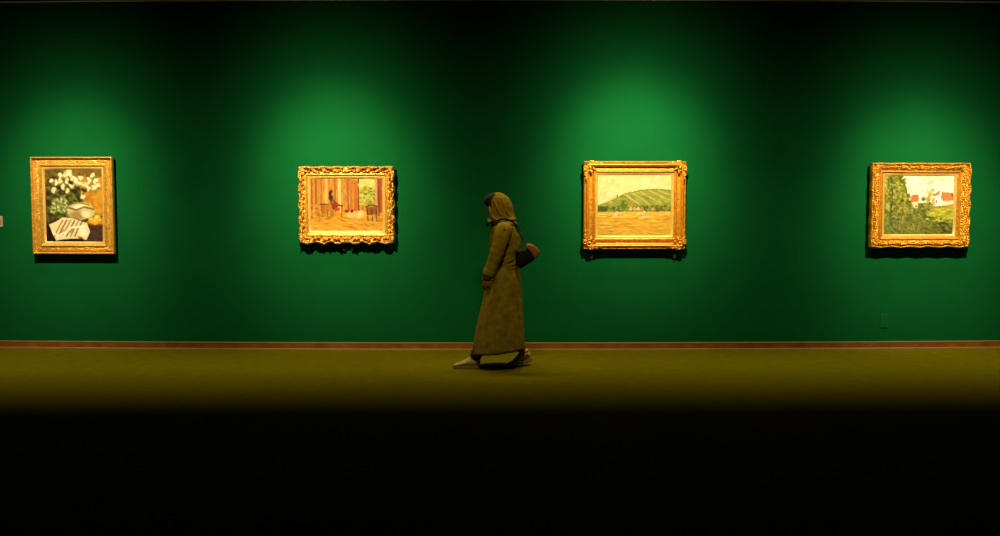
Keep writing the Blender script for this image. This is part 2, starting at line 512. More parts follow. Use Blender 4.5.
def paint_village():
    p = Painter(150, 124, H('f0e6bc'))
    p.grad(0, H('e2d8a8'), .4, H('fbf3d4'))
    p.strokes(130, (.15, 0, 1, .34), [H('fff8e0'), H('f2e8c0'), H('d8cc98'), H('fff4d0')], .08, .022, .1, .3, .65)
    p.strokes(14, (.55, .04, .85, .14), [H('c4b684'), H('d0c494')], .06, .012, -.2, .2, .7)
    p.poly([(0, .5), (.3, .42), (.62, .48), (1, .44), (1, 1), (0, 1)], H('6c7426'))
    # meadow and hedge
    p.poly([(.62, .55), (1, .5), (1, .8), (.6, .76)], H('a8a832'))
    p.strokes(110, (.58, .52, 1, .8), [H('b0b038'), H('8c9428'), H('c8c050'), H('7a8420')], .05, .014, -.1, .2, .75)
    # houses
    p.poly([(.68, .4), (.74, .29), (.8, .26), (.86, .37), (.86, .5), (.68, .52)], H('fbf0d0'))
    p.poly([(.70, .36), (.74, .28), (.80, .25), (.785, .33)], H('a88a54'))
    p.poly([(.68, .42), (.72, .34), (.735, .5), (.68, .52)], H('c8a878'))
    p.line([(.75, .42), (.75, .46)], .012, H('6a5030'), .9)
    p.poly([(.8, .36), (.85, .28), (.97, .29), (1, .34), (1, .42), (.84, .43)], H('bf7c48'))
    p.poly([(.84, .43), (1, .42), (1, .5), (.84, .51)], H('e8d0a0'))
    p.poly([(.37, .4), (.41, .32), (.49, .32), (.5, .42), (.46, .46), (.38, .46)], H('b86f38'))
    p.poly([(.4, .45), (.49, .44), (.49, .55), (.41, .55)], H('ecd0a0'))
    p.line([(.83, .27), (.83, .33)], .012, H('9a5a34'))
    p.line([(.6, .56), (.82, .53), (1, .49)], .01, H('8a5a38'), .8)
    p.strokes(30, (.52, .38, .7, .56), [H('68742a'), H('8a9440'), H('56601e')], .035, .03, 0, .6, .8)
    p.strokes(26, (.60, .24, .72, .42), [H('a09850'), H('7c8438'), H('b8b068')], .03, .025, .3, .7, .75)
    p.blob(.97, .32, .02, .04, H('4e4a1e'), 0, .5, .8)
    # the big tree at the left
    def tree(x, y):
        return x < .24 + .35 * y - .18 * y * y + .05 * math.sin(y * 21)
    p.poly([(0, 0), (.2, 0), (.26, .08), (.32, .2), (.34, .34), (.38, .46), (.36, .62), (0, .66)], H('66721f'))
    p.strokes(620, (-.02, -.02, .42, .7), [H('7a7e24'), H('9c9c38'), H('4c581a'), H('a8a84c'), H('6a7020'), H('bab65c'), H('3c4a14')], .035, .02, .4, .8, .75, tree)
    p.line([(.1, .06), (.12, .4), (.1, .7)], .012, H('3e3a14'), .6)
    p.strokes(90, (.38, .5, .64, .72), [H('7a8430'), H('5c6822'), H('98a044'), H('4a5618')], .035, .022, .5, .8, .75)
    # thicket in front
    p.strokes(420, (0, .56, 1, 1), [H('5a6a24'), H('3f4c18'), H('7a8434'), H('6a7c44'), H('8c8c38'), H('4a5a2e')], .045, .016, .9, .6, .75, lambda x, y: y > .58 + .2 * max(0, x - .55) + (.08 if x > .6 else 0))
    p.strokes(50, (.2, .55, .55, .95), [H('a08844'), H('b89a58'), H('8a6a38')], .03, .01, 1.1, .4, .7)
    p.strokes(40, (.6, .8, 1, 1), [H('4a4a1c'), H('5e6420'), H('303a12')], .06, .02, .1, .4, .7)
    return p

def canvas(p, P0, ux, uz, un, w, h, parent, off, lab=None, key=(1, 1, 1, 1)):
    """grid of coloured points; P0 = centre of the front, un = out of the wall"""
    nw, nh = p.w, p.h
    lin = np.where(p.a <= 0.04045, p.a / 12.92, ((p.a + 0.055) / 1.055) ** 2.4) ** key[3] * np.array(key[:3])
    rel = (p.relief - p.relief.mean()) / (p.relief.std() + 1e-6)
    verts, cols = [], []
    for j in range(nh):
        for i in range(nw):
            x = (i / (nw - 1) - .5) * w
            z = (.5 - j / (nh - 1)) * h
            d = 0.0004 * float(np.clip(rel[j, i], -2, 2))
            verts.append(P0 + ux * x + uz * z + un * d)
            cols.append((*lin[j, i], 1.0))
    faces = [(j * nw + i, (j + 1) * nw + i, (j + 1) * nw + i + 1, j * nw + i + 1) for j in range(nh - 1) for i in range(nw - 1)]
    rim = [i for i in range(nw)] + [j * nw + nw - 1 for j in range(1, nh)] + [(nh - 1) * nw + i for i in range(nw - 2, -1, -1)] + [j * nw for j in range(nh - 2, 0, -1)]
    base = len(verts)
    for r in rim:
        verts.append(verts[r] - un * 0.022)
        cols.append((.45, .36, .2, 1))
    n = len(rim)
    for k in range(n):
        faces.append((rim[k], rim[(k + 1) % n], base + (k + 1) % n, base + k))
    faces.append(tuple(base + k for k in range(n)))
    me = bpy.data.meshes.new('canvas')
    me.from_pydata([tuple(v - Vector(off)) for v in verts], [], faces)
    at_ = me.color_attributes.new('paint', 'FLOAT_COLOR', 'POINT')
    at_.data.foreach_set('color', np.array(cols, dtype=np.float32).ravel())
    me.update()
    o = link('canvas', me, M['paint'], parent, True)
    if lab:
        o['label'] = lab
    return o

def prof_at(prof, u):
    for (u0, h0), (u1, h1) in zip(prof[:-1], prof[1:]):
        if u <= u1:
            t = (u - u0) / (u1 - u0 + 1e-9)
            return h0 + (h1 - h0) * t
    return prof[-1][1]

def moulding(name, m, B, outer, inner, prof, parent, off, nt=190, nu=30, orn=None, scal=None, back=0.0):
    """four mitred lengths in one mesh. B(x, z, d) maps picture coords to the world; outer/inner = half sizes"""
    (ow, oh), (iw, ih) = outer, inner
    bm = bmesh.new()
    corners_o = [(-ow, oh), (ow, oh), (ow, -oh), (-ow, -oh)]
    corners_i = [(-iw, ih), (iw, ih), (iw, -ih), (-iw, -ih)]
    outd = [(0, 1), (1, 0), (0, -1), (-1, 0)]
    for s in range(4):
        a, b = corners_o[s], corners_o[(s + 1) % 4]
        c, d = corners_i[s], corners_i[(s + 1) % 4]
        L = math.hypot(b[0] - a[0], b[1] - a[1])
        rows = []
        for i in range(nt + 1):
            t = i / nt
            row = []
            o2 = scal(s, t, L) if scal else 0.0
            ox = a[0] + (b[0] - a[0]) * t + outd[s][0] * o2
            oz = a[1] + (b[1] - a[1]) * t + outd[s][1] * o2
            ix = c[0] + (d[0] - c[0]) * t
            iz = c[1] + (d[1] - c[1]) * t
            row.append(B(ox, oz, back))
            for k in range(nu + 1):
                u = k / nu
                h = prof_at(prof, u)
                if orn:
                    h += orn(s, t, u, L)
                row.append(B(ox + (ix - ox) * u, oz + (iz - oz) * u, h))
            row.append(B(ix, iz, back))
            rows.append(row)
        loft(bm, rows, closed=False)
        vs = None
    bmesh.ops.remove_doubles(bm, verts=bm.verts, dist=0.0004)
    return obj(name, bm, m, parent, True, off)

def spiral(cx, cz, r0, turns, a0, hand, d, grow=0.0, n=26):
    pts = []
    for i in range(n + 1):
        t = i / n
        r = r0 * (1 - 0.86 * t)
        a = a0 + hand * turns * 2 * PI * t
        pts.append((cx + r * math.cos(a), cz + r * math.sin(a), d + grow * t))
    return pts

def ornament(name, kind, B, cx, cz, ang, size, d, parent, off, m):
    """carved scroll work. local +v points towards the outer edge / corner"""
    bm = bmesh.new()
    ca, sa = math.cos(ang), math.sin(ang)
    def Lc(u, v, h):
        return B(cx + (u * ca - v * sa) * size, cz + (u * sa + v * ca) * size, d + h * size)
    def tb(pts, r0, r1, seg=8):
        n = len(pts)
        rad = [(r0 * (1 - i / (n - 1)) + r1 * i / (n - 1)) * size for i in range(n)]
        tube(bm, [Lc(*q) for q in pts], rad, seg=seg, sub=1)
    def leaf(u, v, a, l, w):
        rings = []
        for i in range(9):
            t = i / 8
            ww = w * math.sin(PI * min(1, t * .92 + .06)) ** .7
            uu, vv = u + math.cos(a) * l * t, v + math.sin(a) * l * t
            nx, nz = -math.sin(a), math.cos(a)
            h = .10 + .10 * math.sin(PI * t)
            rings.append([Lc(uu + nx * ww * q, vv + nz * ww * q, h * hh) for q, hh in ((-1, 0.2), (-.5, 1), (0, .55), (.5, 1), (1, .2), (0, -.6))])
        loft(bm, rings)
    if kind == 'corner':
        for s in (1, -1):
            tb([(s * q[0], q[1], q[2]) for q in spiral(.34, .20, .24, 1.3, -2.2, 1, .08, .06)], .115, .06)
            tb([(s * q[0], q[1], q[2]) for q in spiral(.78, -.34, .20, 1.2, 2.4, -1, .06, .05)], .105, .055)
            tb([(s * .12, -.42, .08), (s * .4, -.12, .12), (s * .62, -.1, .10), (s * .86, -.42, .05)], .07, .05)
            leaf(s * .45, -.02, PI / 2 - s * .95, .34, .15)
            leaf(s * .85, -.50, PI / 2 - s * 2.2, .5, .16)
            leaf(s * .1, -.3, -PI / 2 + s * .5, .45, .14)
        leaf(0, -.15, PI / 2, .52, .24)
        ellipsoid(bm, Lc(0, -.10, .12), (.17 * size,) * 3, seg=10)
    else:
        for s in (1, -1):
            tb([(s * q[0], q[1], q[2]) for q in spiral(.36, .06, .22, 1.25, -1.9, 1, .08, .06)], .08, .045)
            tb([(s * q[0], q[1], q[2]) for q in spiral(.95, -.02, .17, 1.2, 2.6, -1, .06, .05)], .07, .04)
            tb([(s * .2, -.26, .07), (s * .55, -.24, .1), (s * .82, .05, .08)], .06, .05)
            leaf(s * .6, .02, PI / 2 - s * .9, .3, .09)
            leaf(s * 1.05, -.05, PI / 2 - s * 1.6, .55, .1)
        leaf(0, -.1, PI / 2, .46, .15)
        for a in (-.5, .5):
            leaf(0, -.05, PI / 2 + a, .38, .1)
        ellipsoid(bm, Lc(0, -.08, .12), (.11 * size,) * 3, seg=10)
    return obj(name, bm, m, parent, True, off)

def picture(label, px, cpx, depth, fn, style, gold):
    """px = (x0, y0, x1, y1) of the frame front, cpx the same for the canvas"""
    xm = (px[0] + px[2]) / 2
    x_guess = at(xm, (px[1] + px[3]) / 2, D).x
    wy = wall_y(x_guess)
    slope = 2 * BOW * x_guess
    ux = Vector((1, slope, 0)).normalized()
    uz = Vector((0, 0, 1))
    un = Vector((slope, -1, 0)).normalized()
    Yf = wy - depth
    def hit(x, y, dep):
        """ray against the tangent plane of the wall, dep in front of it"""
        r = ray(x, y)
        p0 = Vector((x_guess, wy, 0)) + un * dep
        return CAM + r * ((p0 - CAM).dot(un) / r.dot(un))
    tl, tr = hit(px[0], px[1], depth), hit(px[2], px[1], depth)
    bl, br = hit(px[0] , px[3], depth), hit(px[2], px[3], depth)
    c = (tl + tr + bl + br) / 4
    w = ((tr - tl).length + (br - bl).length) / 2
    h = ((tl - bl).length + (tr - br).length) / 2
    k = ((px[2] - px[0]) / w + (px[3] - px[1]) / h) / 2
    cw, ch = (cpx[2] - cpx[0]) / k, (cpx[3] - cpx[1]) / k
    dx = ((cpx[0] + cpx[2]) / 2 - xm) / k
    dz = -((cpx[1] + cpx[3]) / 2 - (px[1] + px[3]) / 2) / k
    root_loc = c - un * (depth - 0.004)
    root = thing('framed_picture', label, 'painting', root_loc)
    org = root_loc
    def B(x, z, d):
        return org + ux * x + uz * z + un * d
    off = root_loc
    ow, oh = w / 2, h / 2
    iw, ih = cw / 2, ch / 2
    sl = 0.020                                  # width of the pale inner slip
    ow2, oh2 = ow, oh
    mid = (iw + sl, ih + sl)
    prof, orn, scal = style['prof'], style.get('orn'), style.get('scal')
    dep = depth
    bk = depth * .42           # the frame hangs a few centimetres off the wall
    prof = [(u, hh * dep) for u, hh in prof]
    moulding('gilt_frame', M[gold], lambda x, z, d: B(x, z, d), (ow2, oh2), mid, prof, root, off, orn=orn, scal=scal, back=bk)
    # the inner slip sits at the canvas; its offset follows the canvas centre
    fl = moulding('inner_slip', M['goldpale'], B, (mid[0] + .004, mid[1] + .004), (iw - .004, ih - .004),
             [(0, .54 * dep), (.15, .62 * dep), (.5, .58 * dep), (.8, .52 * dep), (1, .475 * dep)], root, off, nt=6, nu=8, back=bk)
    fl['label'] = 'paler gilt slip around the canvas'
    canvas(fn(), B(0, 0, .47 * dep), ux, uz, un, cw, ch, root, off, None, style.get('key', (1, 1, 1, 1)))
    # hanging fittings: spacers behind the top corners, small rings peeping out under the bottom edge
    for sx in (-1, 1):
        bm = bmesh.new()
        xa = sx * (ow - .10)
        q = [B(xa + a_ * .02, oh - .07 + b_ * .03, d_) for d_ in (-.006, bk + .012) for a_, b_ in ((-1, -1), (1, -1), (1, 1), (-1, 1))]
        v = [bm.verts.new(p_) for p_ in q]
        for f_ in ((0, 1, 2, 3), (4, 5, 6, 7), (0, 1, 5, 4), (1, 2, 6, 5), (2, 3, 7, 6), (3, 0, 4, 7)):
            bm.faces.new([v[i_] for i_ in f_])
        obj('wall_spacer', bm, M['wood'], root, False, off)
    for xr, zr in style.get('rings', ()):
        bm = bmesh.new()
        x_ = xr * ow
        tube(bm, [B(x_ + 0.012 * math.sin(2 * PI * t_ / 12), -oh - zr + .014 * math.cos(2 * PI * t_ / 12), .034 + .004 * math.cos(2 * PI * t_ / 12)) for t_ in range(13)], [.0035] * 13, 8, 2)
        tube(bm, [B(x_, -oh - zr + .018, .030), B(x_, -oh - zr + .05, .010), B(x_, -oh + .02, .004), B(x_, -oh + .04, bk + .004)], [.003] * 4, 8, 3)
        obj('hanging_ring', bm, M['steel'], root, True, off)
    for o in style.get('orns', lambda *a: [])(ow, oh, (ow - mid[0]), dep):
        kind, x, z, ang, size, d = o
        ornament('corner_ornament' if kind == 'corner' else 'centre_ornament', kind, B, x, z, ang, size, d, root, off, M[gold])
    return root

def corners(inset, size, hd):
    def f(ow, oh, b, dep):
        out = []
        for sx in (-1, 1):
            for sz in (-1, 1):
                ang = math.atan2(sz, sx) - PI / 2
                out.append(('corner', sx * (ow - b * inset), sz * (oh - b * inset), ang, size * b, hd * dep))
        return out
    return f

def with_centres(base, inset, size, hd, sides=(0, 1, 2, 3)):
    def f(ow, oh, b, dep):
        out = base(ow, oh, b, dep)
        for s in sides:
            x, z = [(0, oh - b * inset), (ow - b * inset, 0), (0, -oh + b * inset), (-ow + b * inset, 0)][s]
            out.append(('centre', x, z, [0, -PI / 2, PI, PI / 2][s], size * b, hd * dep))
        return out
    return f

def smoothstep(a, b, x):
    t = min(1, max(0, (x - a) / (b - a)))
    return t * t * (3 - 2 * t)

# carved running scrolls between the corners
def scroll_relief(amp, per, u0, u1):
    def f(s, t, u, L):
        x = (t - .5) * L
        w = smoothstep(u0, u0 + .12, u) * (1 - smoothstep(u1 - .12, u1, u))
        v = (u - .5 * (u0 + u1)) / (u1 - u0)
        q = math.sin(2 * PI * abs(x) / per + 5.5 * v) + .7 * math.sin(4 * PI * abs(x) / per - 9 * v + 1.2)
        q += .5 * math.sin(2 * PI * abs(x) / per * 3.1 + 13 * v)
        return amp * w * max(-1.3, min(1.1, 1.2 * q))
    return f

def wave_edge(amps, n):
    def f(s, t, L):
        amp = amps[s]
        e = min(t, 1 - t) * L
        k = smoothstep(0.0, 0.06, e)
        m = round(L / n)
        return k * amp * (0.5 - 0.5 * math.cos(2 * PI * m * (t - .5) + PI * (m % 2) )) - amp * .2 * k
    return f

def stipple_relief(amp, per, u0, u1):
    def f(s, t, u, L):
        x = t * L
        w = smoothstep(u0, u0 + .10, u) * (1 - smoothstep(u1 - .10, u1, u))
        v = u * L * .13 / .09
        q = math.sin(2 * PI * x / per + 2.5 * math.sin(23 * u + 1.7 * s)) * math.sin(19 * u + 2.2 * math.sin(2 * PI * x / (per * 1.7)))
        q += .6 * math.sin(2 * PI * x / (per * .62) + 11 * u) * math.cos(31 * u - 3 * math.sin(2 * PI * x / (per * 2.3)))
        return amp * w * q
    return f

STYLE_PLAIN = dict(
    key=(1.0, 1.0, .95, 1.18),
    prof=[(0, .60), (.03, .94), (.07, 1.0), (.13, 1.0), (.16, .92), (.19, .56), (.29, .54), (.34, .70), (.60, .68), (.72, .64), (.76, .80), (.84, .82), (.9, .70), (1, .60)],
    orn=stipple_relief(.0036, .05, .34, .72),
    orns=lambda ow, oh, b, dep: [('centre', x, oh - b * .27, 0, .24 * b, .66 * dep) for x in (-ow * .70, 0, ow * .70)])
STYLE_BAROQUE = dict(
    key=(.80, .78, .62, 1.30),
    prof=[(0, .56), (.05, .82), (.12, .98), (.20, .90), (.27, .68), (.38, .66), (.48, .84), (.58, .78), (.66, .62), (.74, .76), (.82, .80), (.9, .66), (1, .60)],
    orn=scroll_relief(.0185, .118, .05, .66),
    scal=wave_edge((.006, .013, .024, .012), .170),
    rings=((-.82, .058), (-.07, .062), (.10, .062), (.90, .055)),
    orns=with_centres(corners(.42, .66, .76), .36, .66, .78))
STYLE_REEDED = dict(
    key=(.80, .79, .60, 1.05),
    prof=[(0, .54), (.04, .80), (.11, .86), (.14, .58), (.19, .60), (.22, .92), (.30, 1.0), (.38, .96), (.42, .62), (.50, .56), (.66, .56), (.78, .64), (.84, .78), (.92, .76), (1, .60)],
    orn=stipple_relief(.0018, .03, .46, .80),
    rings=((-.83, .078), (.80, .078)),
    orns=corners(.46, .80, .80))
STYLE_LEAFY = dict(
    key=(1.06, 1.02, 1.04, 1.06),
    prof=[(0, .56), (.04, .80), (.10, .98), (.16, .95), (.20, .70), (.27, .72), (.33, .94), (.46, .92), (.58, .80), (.70, .66), (.76, .80), (.84, .82), (.9, .68), (1, .60)],
    orn=stipple_relief(.0120, .047, .08, .70),
    scal=wave_edge((.003, .016, .012, .005), .20),
    orns=with_centres(corners(.44, .46, .82), .34, .36, .82))

PICS = [
    picture('tall gilt framed still life of white flowers, vase and striped cloth', (31.0, 156.6, 113.2, 254.3), (45.6, 169.5, 103.5, 241.7), .085, paint_still_life, STYLE_PLAIN, 'gold'),
    picture('gilt framed painting of a seated figure in an ochre interior, scalloped carved frame', (298.3, 166.2, 393.9, 243.2), (309.6, 177.7, 382.5, 230.5), .092, paint_verandah, STYLE_BAROQUE, 'gold'),
    picture('gilt framed painting of a green hill above a yellow field with haystacks', (583.6, 160.9, 686.6, 249.4), (597.3, 175.3, 671.8, 236.3), .108, paint_hill, STYLE_REEDED, 'golddeep'),
    picture('gilt framed painting of white and red-roofed houses behind green trees', (871.2, 162.6, 971.0, 247.6), (884.4, 175.5, 955.2, 234.0), .105, paint_village, STYLE_LEAFY, 'golddeep'),
]

# ------------------------------------------------------------------ small things on the wall
def wall_panel(px0, py0, px1, py1, thick):
    a, b = at(px0, py0, D), at(px1, py1, D)
    xm = (a.x + b.x) / 2
    y = wall_y(xm)
    a, b = at(px0, py0, y), at(px1, py1, y)
    return a.x, b.x, b.z, a.z, y

x0, x1, z0, z1, y = wall_panel(-7.5, 216, 3.2, 227, .01)
xc = (x0 + x1) / 2
lab = thing('wall_label', 'small cream caption card on the green wall left of the flower still life', 'label', (xc, y - .003, (z0 + z1) / 2))
bm = bmesh.new()
box(bm, (x0, y - .012, z0), (x1, y - .001, z1))
bevel(bm, .0015, 1)
obj('card', bm, M['card'], lab, False, lab.location)
bm = bmesh.new()
box(bm, (x0 + .02, y - .0128, z0 + .03), (x1 - .02, y - .0118, z1 - .03))
o = obj('print_panel', bm, M['ink'], lab, False, lab.location)
o['label'] = 'orange brown printed panel'

x0, x1, z0, z1, y = wall_panel(880.3, 313.5, 887.6, 327.5, .01)
xc = (x0 + x1) / 2
outl = thing('wall_socket_plate', 'green painted socket plate low on the wall below the village painting', 'socket', (xc, y, (z0 + z1) / 2))
bm = bmesh.new()
box(bm, (x0, y - .006, z0), (x1, y + .001, z1))
bevel(bm, .002, 2)
obj('plate', bm, M['plate'], outl, False, outl.location)
for zc in ((z0 * .3 + z1 * .7), (z0 * .7 + z1 * .3)):
    bm = bmesh.new()
    box(bm, (xc - .022, y - .0072, zc - .016), (xc + .022, y - .0058, zc + .016))
    obj('socket_face', bm, M['plate'], outl, False, outl.location)
    bm = bmesh.new()
    box(bm, (xc - .016, y - .0082, zc - .006), (xc + .016, y - .007, zc + .003))
    obj('slot', bm, M['slot'], outl, False, outl.location)

# ------------------------------------------------------------------ the walking woman
Y0 = 9.565
g = at(497, 367, Y0)
ROOT = Vector((g.x, Y0, 0.0))
person = thing('person', 'person in khaki belted coat and ochre headscarf walking left past the green wall', 'person', ROOT)

def P(px, py, dy=0.0):
    """a point of the figure's middle plane, moved sideways by dy (negative = towards the viewer)"""
    v = at(px, py, Y0)
    return Vector((v.x, Y0 + dy, v.z))

MPP = (at(501, 280, Y0) - at(500, 280, Y0)).length     # metres per pixel at the figure

# --- head: looks left (-x), turned a little away
HEADC = P(498.6, 207.4)
HROT = Matrix.Rotation(-0.22, 3, 'Z')
def head_shape(v):
    n = v.normalized()
    x, y, z = n                                  # -x = face
    r = Vector((n.x * .098, n.y * .076, n.z * .116))
    front = max(0, -x)
    if z < -.1:                                  # jaw
        k = (-z - .1)
        r.y *= 1 - .32 * k
        if x > 0:
            r.x *= 1 - .45 * k
        else:
            r.x *= 1 - .05 * k
    def bump(yc, zc, sy, sz, amp):
        return amp * front * math.exp(-((y - yc) / sy) ** 2 - ((z - zc) / sz) ** 2)
    d = bump(0, -.12, .13, .16, .018) + bump(0, -.26, .16, .09, .018)         # nose
    d += bump(.4, .03, .17, .13, -.012) + bump(-.4, .03, .17, .13, -.012)     # eye sockets
    d += bump(.33, .22, .3, .09, .005) + bump(-.33, .22, .3, .09, .005)       # brow
    d += bump(0, -.47, .2, .045, .008) + bump(0, -.57, .18, .045, .008) + bump(0, -.52, .2, .02, -.004)
    d += bump(0, -.86, .28, .16, .014)                                        # chin
    r.x -= d
    return r
def head_pt(x, y, z):
    return HEADC + HROT @ Vector((x, y, z))

def build_body():
    bm = bmesh.new()
    res = bmesh.ops.create_icosphere(bm, subdivisions=5, radius=1.0)
    for v in res['verts']:
        v.co = HEADC + HROT @ head_shape(v.co)
    for s in (-1, 1):                            # ears
        tube(bm, [head_pt(.008, s * .073, -.028), head_pt(.014, s * .082, .0), head_pt(.004, s * .081, .022), head_pt(-.008, s * .075, .01)], [.008, .009, .008, .006], 8, 3)
        ellipsoid(bm, head_pt(-.080, s * .030, .004), (.0125,) * 3, seg=12)   # eyeballs
    # neck and trunk
    tube(bm, [P(501, 214), P(502, 222), P(502, 229)], [.058, .056, .07], 16, 4)
    rings = []
    for py, xl, xr, hy in ((224, 496, 510, .08), (229, 493.5, 514, .165), (237, 493.5, 515, .170), (247, 494, 515, .150), (257, 495, 514.5, .130), (265, 494.5, 515.5, .135), (276, 494, 518.5, .165), (286, 494.5, 518.5, .165), (294, 497, 516, .13)):
        a, b = P(xl, py), P(xr, py)
        c = (a + b) / 2
        rx = (b.x - a.x) / 2
        rings.append([c + Vector((rx * math.cos(q), hy * math.sin(q), 0)) for q in [2 * PI * k / 28 for k in range(28)]])
    loft(bm, rings)
    # legs: near (left) leg forward, far leg behind with the heel coming up
    tube(bm, [P(504, 285, -.085), P(496, 303, -.085), P(488, 321, -.08), P(481, 340, -.07), P(475.5, 356.5, -.065)], [.088, .078, .058, .05, .036], 16, 5)
    tube(bm, [P(508, 285, .085), P(511, 303, .085), P(510.5, 320, .08), P(514, 337, .075), P(522.5, 352, .07)], [.088, .078, .056, .046, .034], 16, 5)
    # feet inside the shoes
    tube(bm, [P(476.5, 362.5, -.065), P(470, 363.5, -.066), P(460, 366, -.07)], [.03, .034, .022], 12, 4, .75, (0, 0, 1))
    tube(bm, [P(526, 356, .07), P(521, 360, .07), P(515, 364, .07)], [.03, .034, .022], 12, 4, .75, (0, 0, 1))
    # near arm hanging a little forward; far arm mostly hidden
    SH, EL, WR = P(503.5, 230.5, -.175), P(496.3, 253, -.210), P(488.6, 273.0, -.20)
    tube(bm, [P(505, 229, -.12), SH, EL, WR], [.06, .056, .042, .027], 16, 5)
    SH2, EL2, WR2 = P(504, 230.5, .175), P(507, 254, .215), P(500, 274, .21)
    tube(bm, [P(504, 229, .12), SH2, EL2, WR2], [.06, .056, .042, .027], 16, 5)
    # hands
    def hand(wr, fwd, palm_n, thumb_side):
        f = Vector(fwd).normalized()
        n = Vector(palm_n)
        n = (n - f * n.dot(f)).normalized()      # out of the palm
        t = f.cross(n)
        t = t if t.dot(Vector(thumb_side)) > 0 else -t
        def q(a, b, c):
            return wr + f * a + t * b + n * c
        tube(bm, [q(-.01, 0, 0), q(.02, .002, 0), q(.055, .002, .002), q(.085, 0, .004)], [.024, .032, .039, .036], 14, 4, .42, tuple(n))
        for b, L, lag in ((.030, .070, 0), (.0100, .078, .002), (-.0100, .073, .004), (-.0295, .058, .003)):
            b2 = b * 1.12
            tube(bm, [q(.075, b, .003), q(.092 + L * .1, b2, .004), q(.088 + L * .55, b2, .016 + lag), q(.082 + L * .85, b2, .034 + lag), q(.078 + L * .95, b2, .050 + lag)], [.0095, .0085, .008, .0075, .0062], 10, 4)
        tube(bm, [q(.018, .024, .004), q(.045, .046, .012), q(.070, .056, .022), q(.092, .056, .034)], [.014, .0115, .0095, .0075], 10, 4)
    hand(WR, (-.22, -.02, -1), (.35, 1, 0), (-1, 0, 0))
    hand(WR2, (-.22, .02, -1), (.3, -1, 0), (-1, 0, 0))
    me = fused(bm, .0040, 3, .5)
    o = link('body', me, M['skin'], person, True, ROOT)
    for k in ('lips', 'eye', 'iris'):
        me.materials.append(M[k])
    inv = HROT.inverted()
    for p in me.polygons:
        w = Vector(p.center) + ROOT - HEADC
        if w.length < .16:
            l = inv @ w
            if l.x < -.055 and abs(l.y) < .026 and -.070 < l.z < -.052:
                p.material_index = 1
            for s in (-1, 1):
                dd = l - Vector((-.080, s * .030, .004))
                if dd.x < -.004 and abs(dd.z) < .0065 and abs(dd.y) < .013:
                    p.material_index = 3 if abs(dd.y) < .006 else 2
    return o, SH, EL, WR, SH2, EL2, WR2

body, SH, EL, WR, SH2, EL2, WR2 = build_body()

# --- hair: a dark fringe pushed out in front of the scarf
bm = bmesh.new()
for k in range(30):
    a = -1.15 + 2.3 * (k + .5) / 30
    w = RNG.normal() * .004
    y = math.sin(a) * .066
    fx = -math.cos(a)
    pts = [head_pt(.00, y * .6, .112 + w), head_pt(fx * .070, y * .9, .118 + w), head_pt(fx * .116 - .006, y, .088 + w), head_pt(fx * .128 - .004, y * 1.05, .048 + w), head_pt(fx * .108, y * 1.1, .012 + w)]
    tube(bm, pts, [.008, .012, .013, .011, .004], 7, 4)
me = fused(bm, .0045, 2, .5)
link('hair', me, M['hair'], person, True, ROOT)

# --- headscarf
def scarf():
    rows = [  # py, x front, x back, half depth
        (192.4, 496.2, 499.6, .018), (193.2, 493.6, 502.6, .042), (195.0, 491.0, 505.6, .062), (198.0, 489.4, 508.8, .079), (202.0, 488.6, 511.2, .088), (207.0, 488.2, 512.8, .091),
        (212.0, 488.0, 513.6, .088), (216.0, 488.4, 514.2, .086), (219.0, 488.6, 515.0, .096), (221.6, 488.4, 516.0, .112)]
    n = 64
    bm = bmesh.new()
    outer = []
    N = len(rows)
    for r, (py, xl, xr, hy) in enumerate(rows):
        t = r / (N - 1)
        a, b = P(xl, py), P(xr, py)
        c = (a + b) / 2
        rx = (b.x - a.x) / 2
        ring = []
        for k in range(n):
            q = 2 * PI * k / n
            f = 1 + .018 * t * math.sin(5 * q + 3 * t) + .022 * t * math.sin(9 * q - 7 * t + 1)
            # draping folds run from the crown back and down under the chin
            f += .020 * math.sin(22 * t + 3.2 * math.cos(q)) * t
            tilt = -.020 * t ** 4 * -math.cos(q)
            ring.append(c + Vector((rx * math.cos(q) * f, hy * math.sin(q) * f, tilt)))
        outer.append(ring)
    c0 = sum(outer[-1], Vector()) / n
    inner = [[Vector((c.x, c.y, 0)) + Vector(((p.x - c.x) * .90, (p.y - c.y) * .90, p.z - .0 )) for p in ring] for ring, c in ((rg, sum(rg, Vector()) / n) for rg in reversed(outer[2:]))]
    loft(bm, outer + inner)
    # face opening: pull the front between brow and chin back to the cheeks
    for v in bm.verts:
        l = HROT.inverted() @ (v.co - HEADC)
        if l.x < 0 and -.098 < l.z < .085:
            k = smoothstep(-.098, -.06, l.z) * (1 - smoothstep(.06, .085, l.z))
            w = 1 - smoothstep(.052, .075, abs(l.y))
            v.co += HROT @ Vector((max(0, -l.x - .038) * k * w, 0, 0))
    # knotted fold lying over the chest and one at the nape
    tube(bm, [P(488.6, 220, -.03), P(491, 222.4, -.085), P(499, 222.0, -.118), P(508, 219.8, -.10), P(515.0, 219.2, -.04)], [.014, .018, .019, .018, .014], 10, 4)
    tube(bm, [P(488.6, 220, .03), P(491, 222.4, .085), P(499, 222.0, .118), P(508, 219.8, .10), P(515.0, 219.2, .04)], [.014, .018, .019, .018, .014], 10, 4)
    tube(bm, [P(489.5, 207, -.062), P(490.5, 212, -.078), P(492.5, 217, -.082), P(498, 220, -.09)], [.008, .011, .012, .008], 8, 4)
    tube(bm, [P(494, 200, -.075), P(496.5, 207, -.090), P(500, 213, -.090), P(507, 219, -.085)], [.004, .009, .010, .007], 8, 4)
    tube(bm, [P(501, 197, -.072), P(504.5, 205, -.088), P(507, 212, -.084), P(512, 218.5, -.06)], [.004, .008, .009, .007], 8, 4)
    me = fused(bm, .0045, 3, .5)
    return link('headscarf', me, M['scarf'], person, True, ROOT)
scarf()

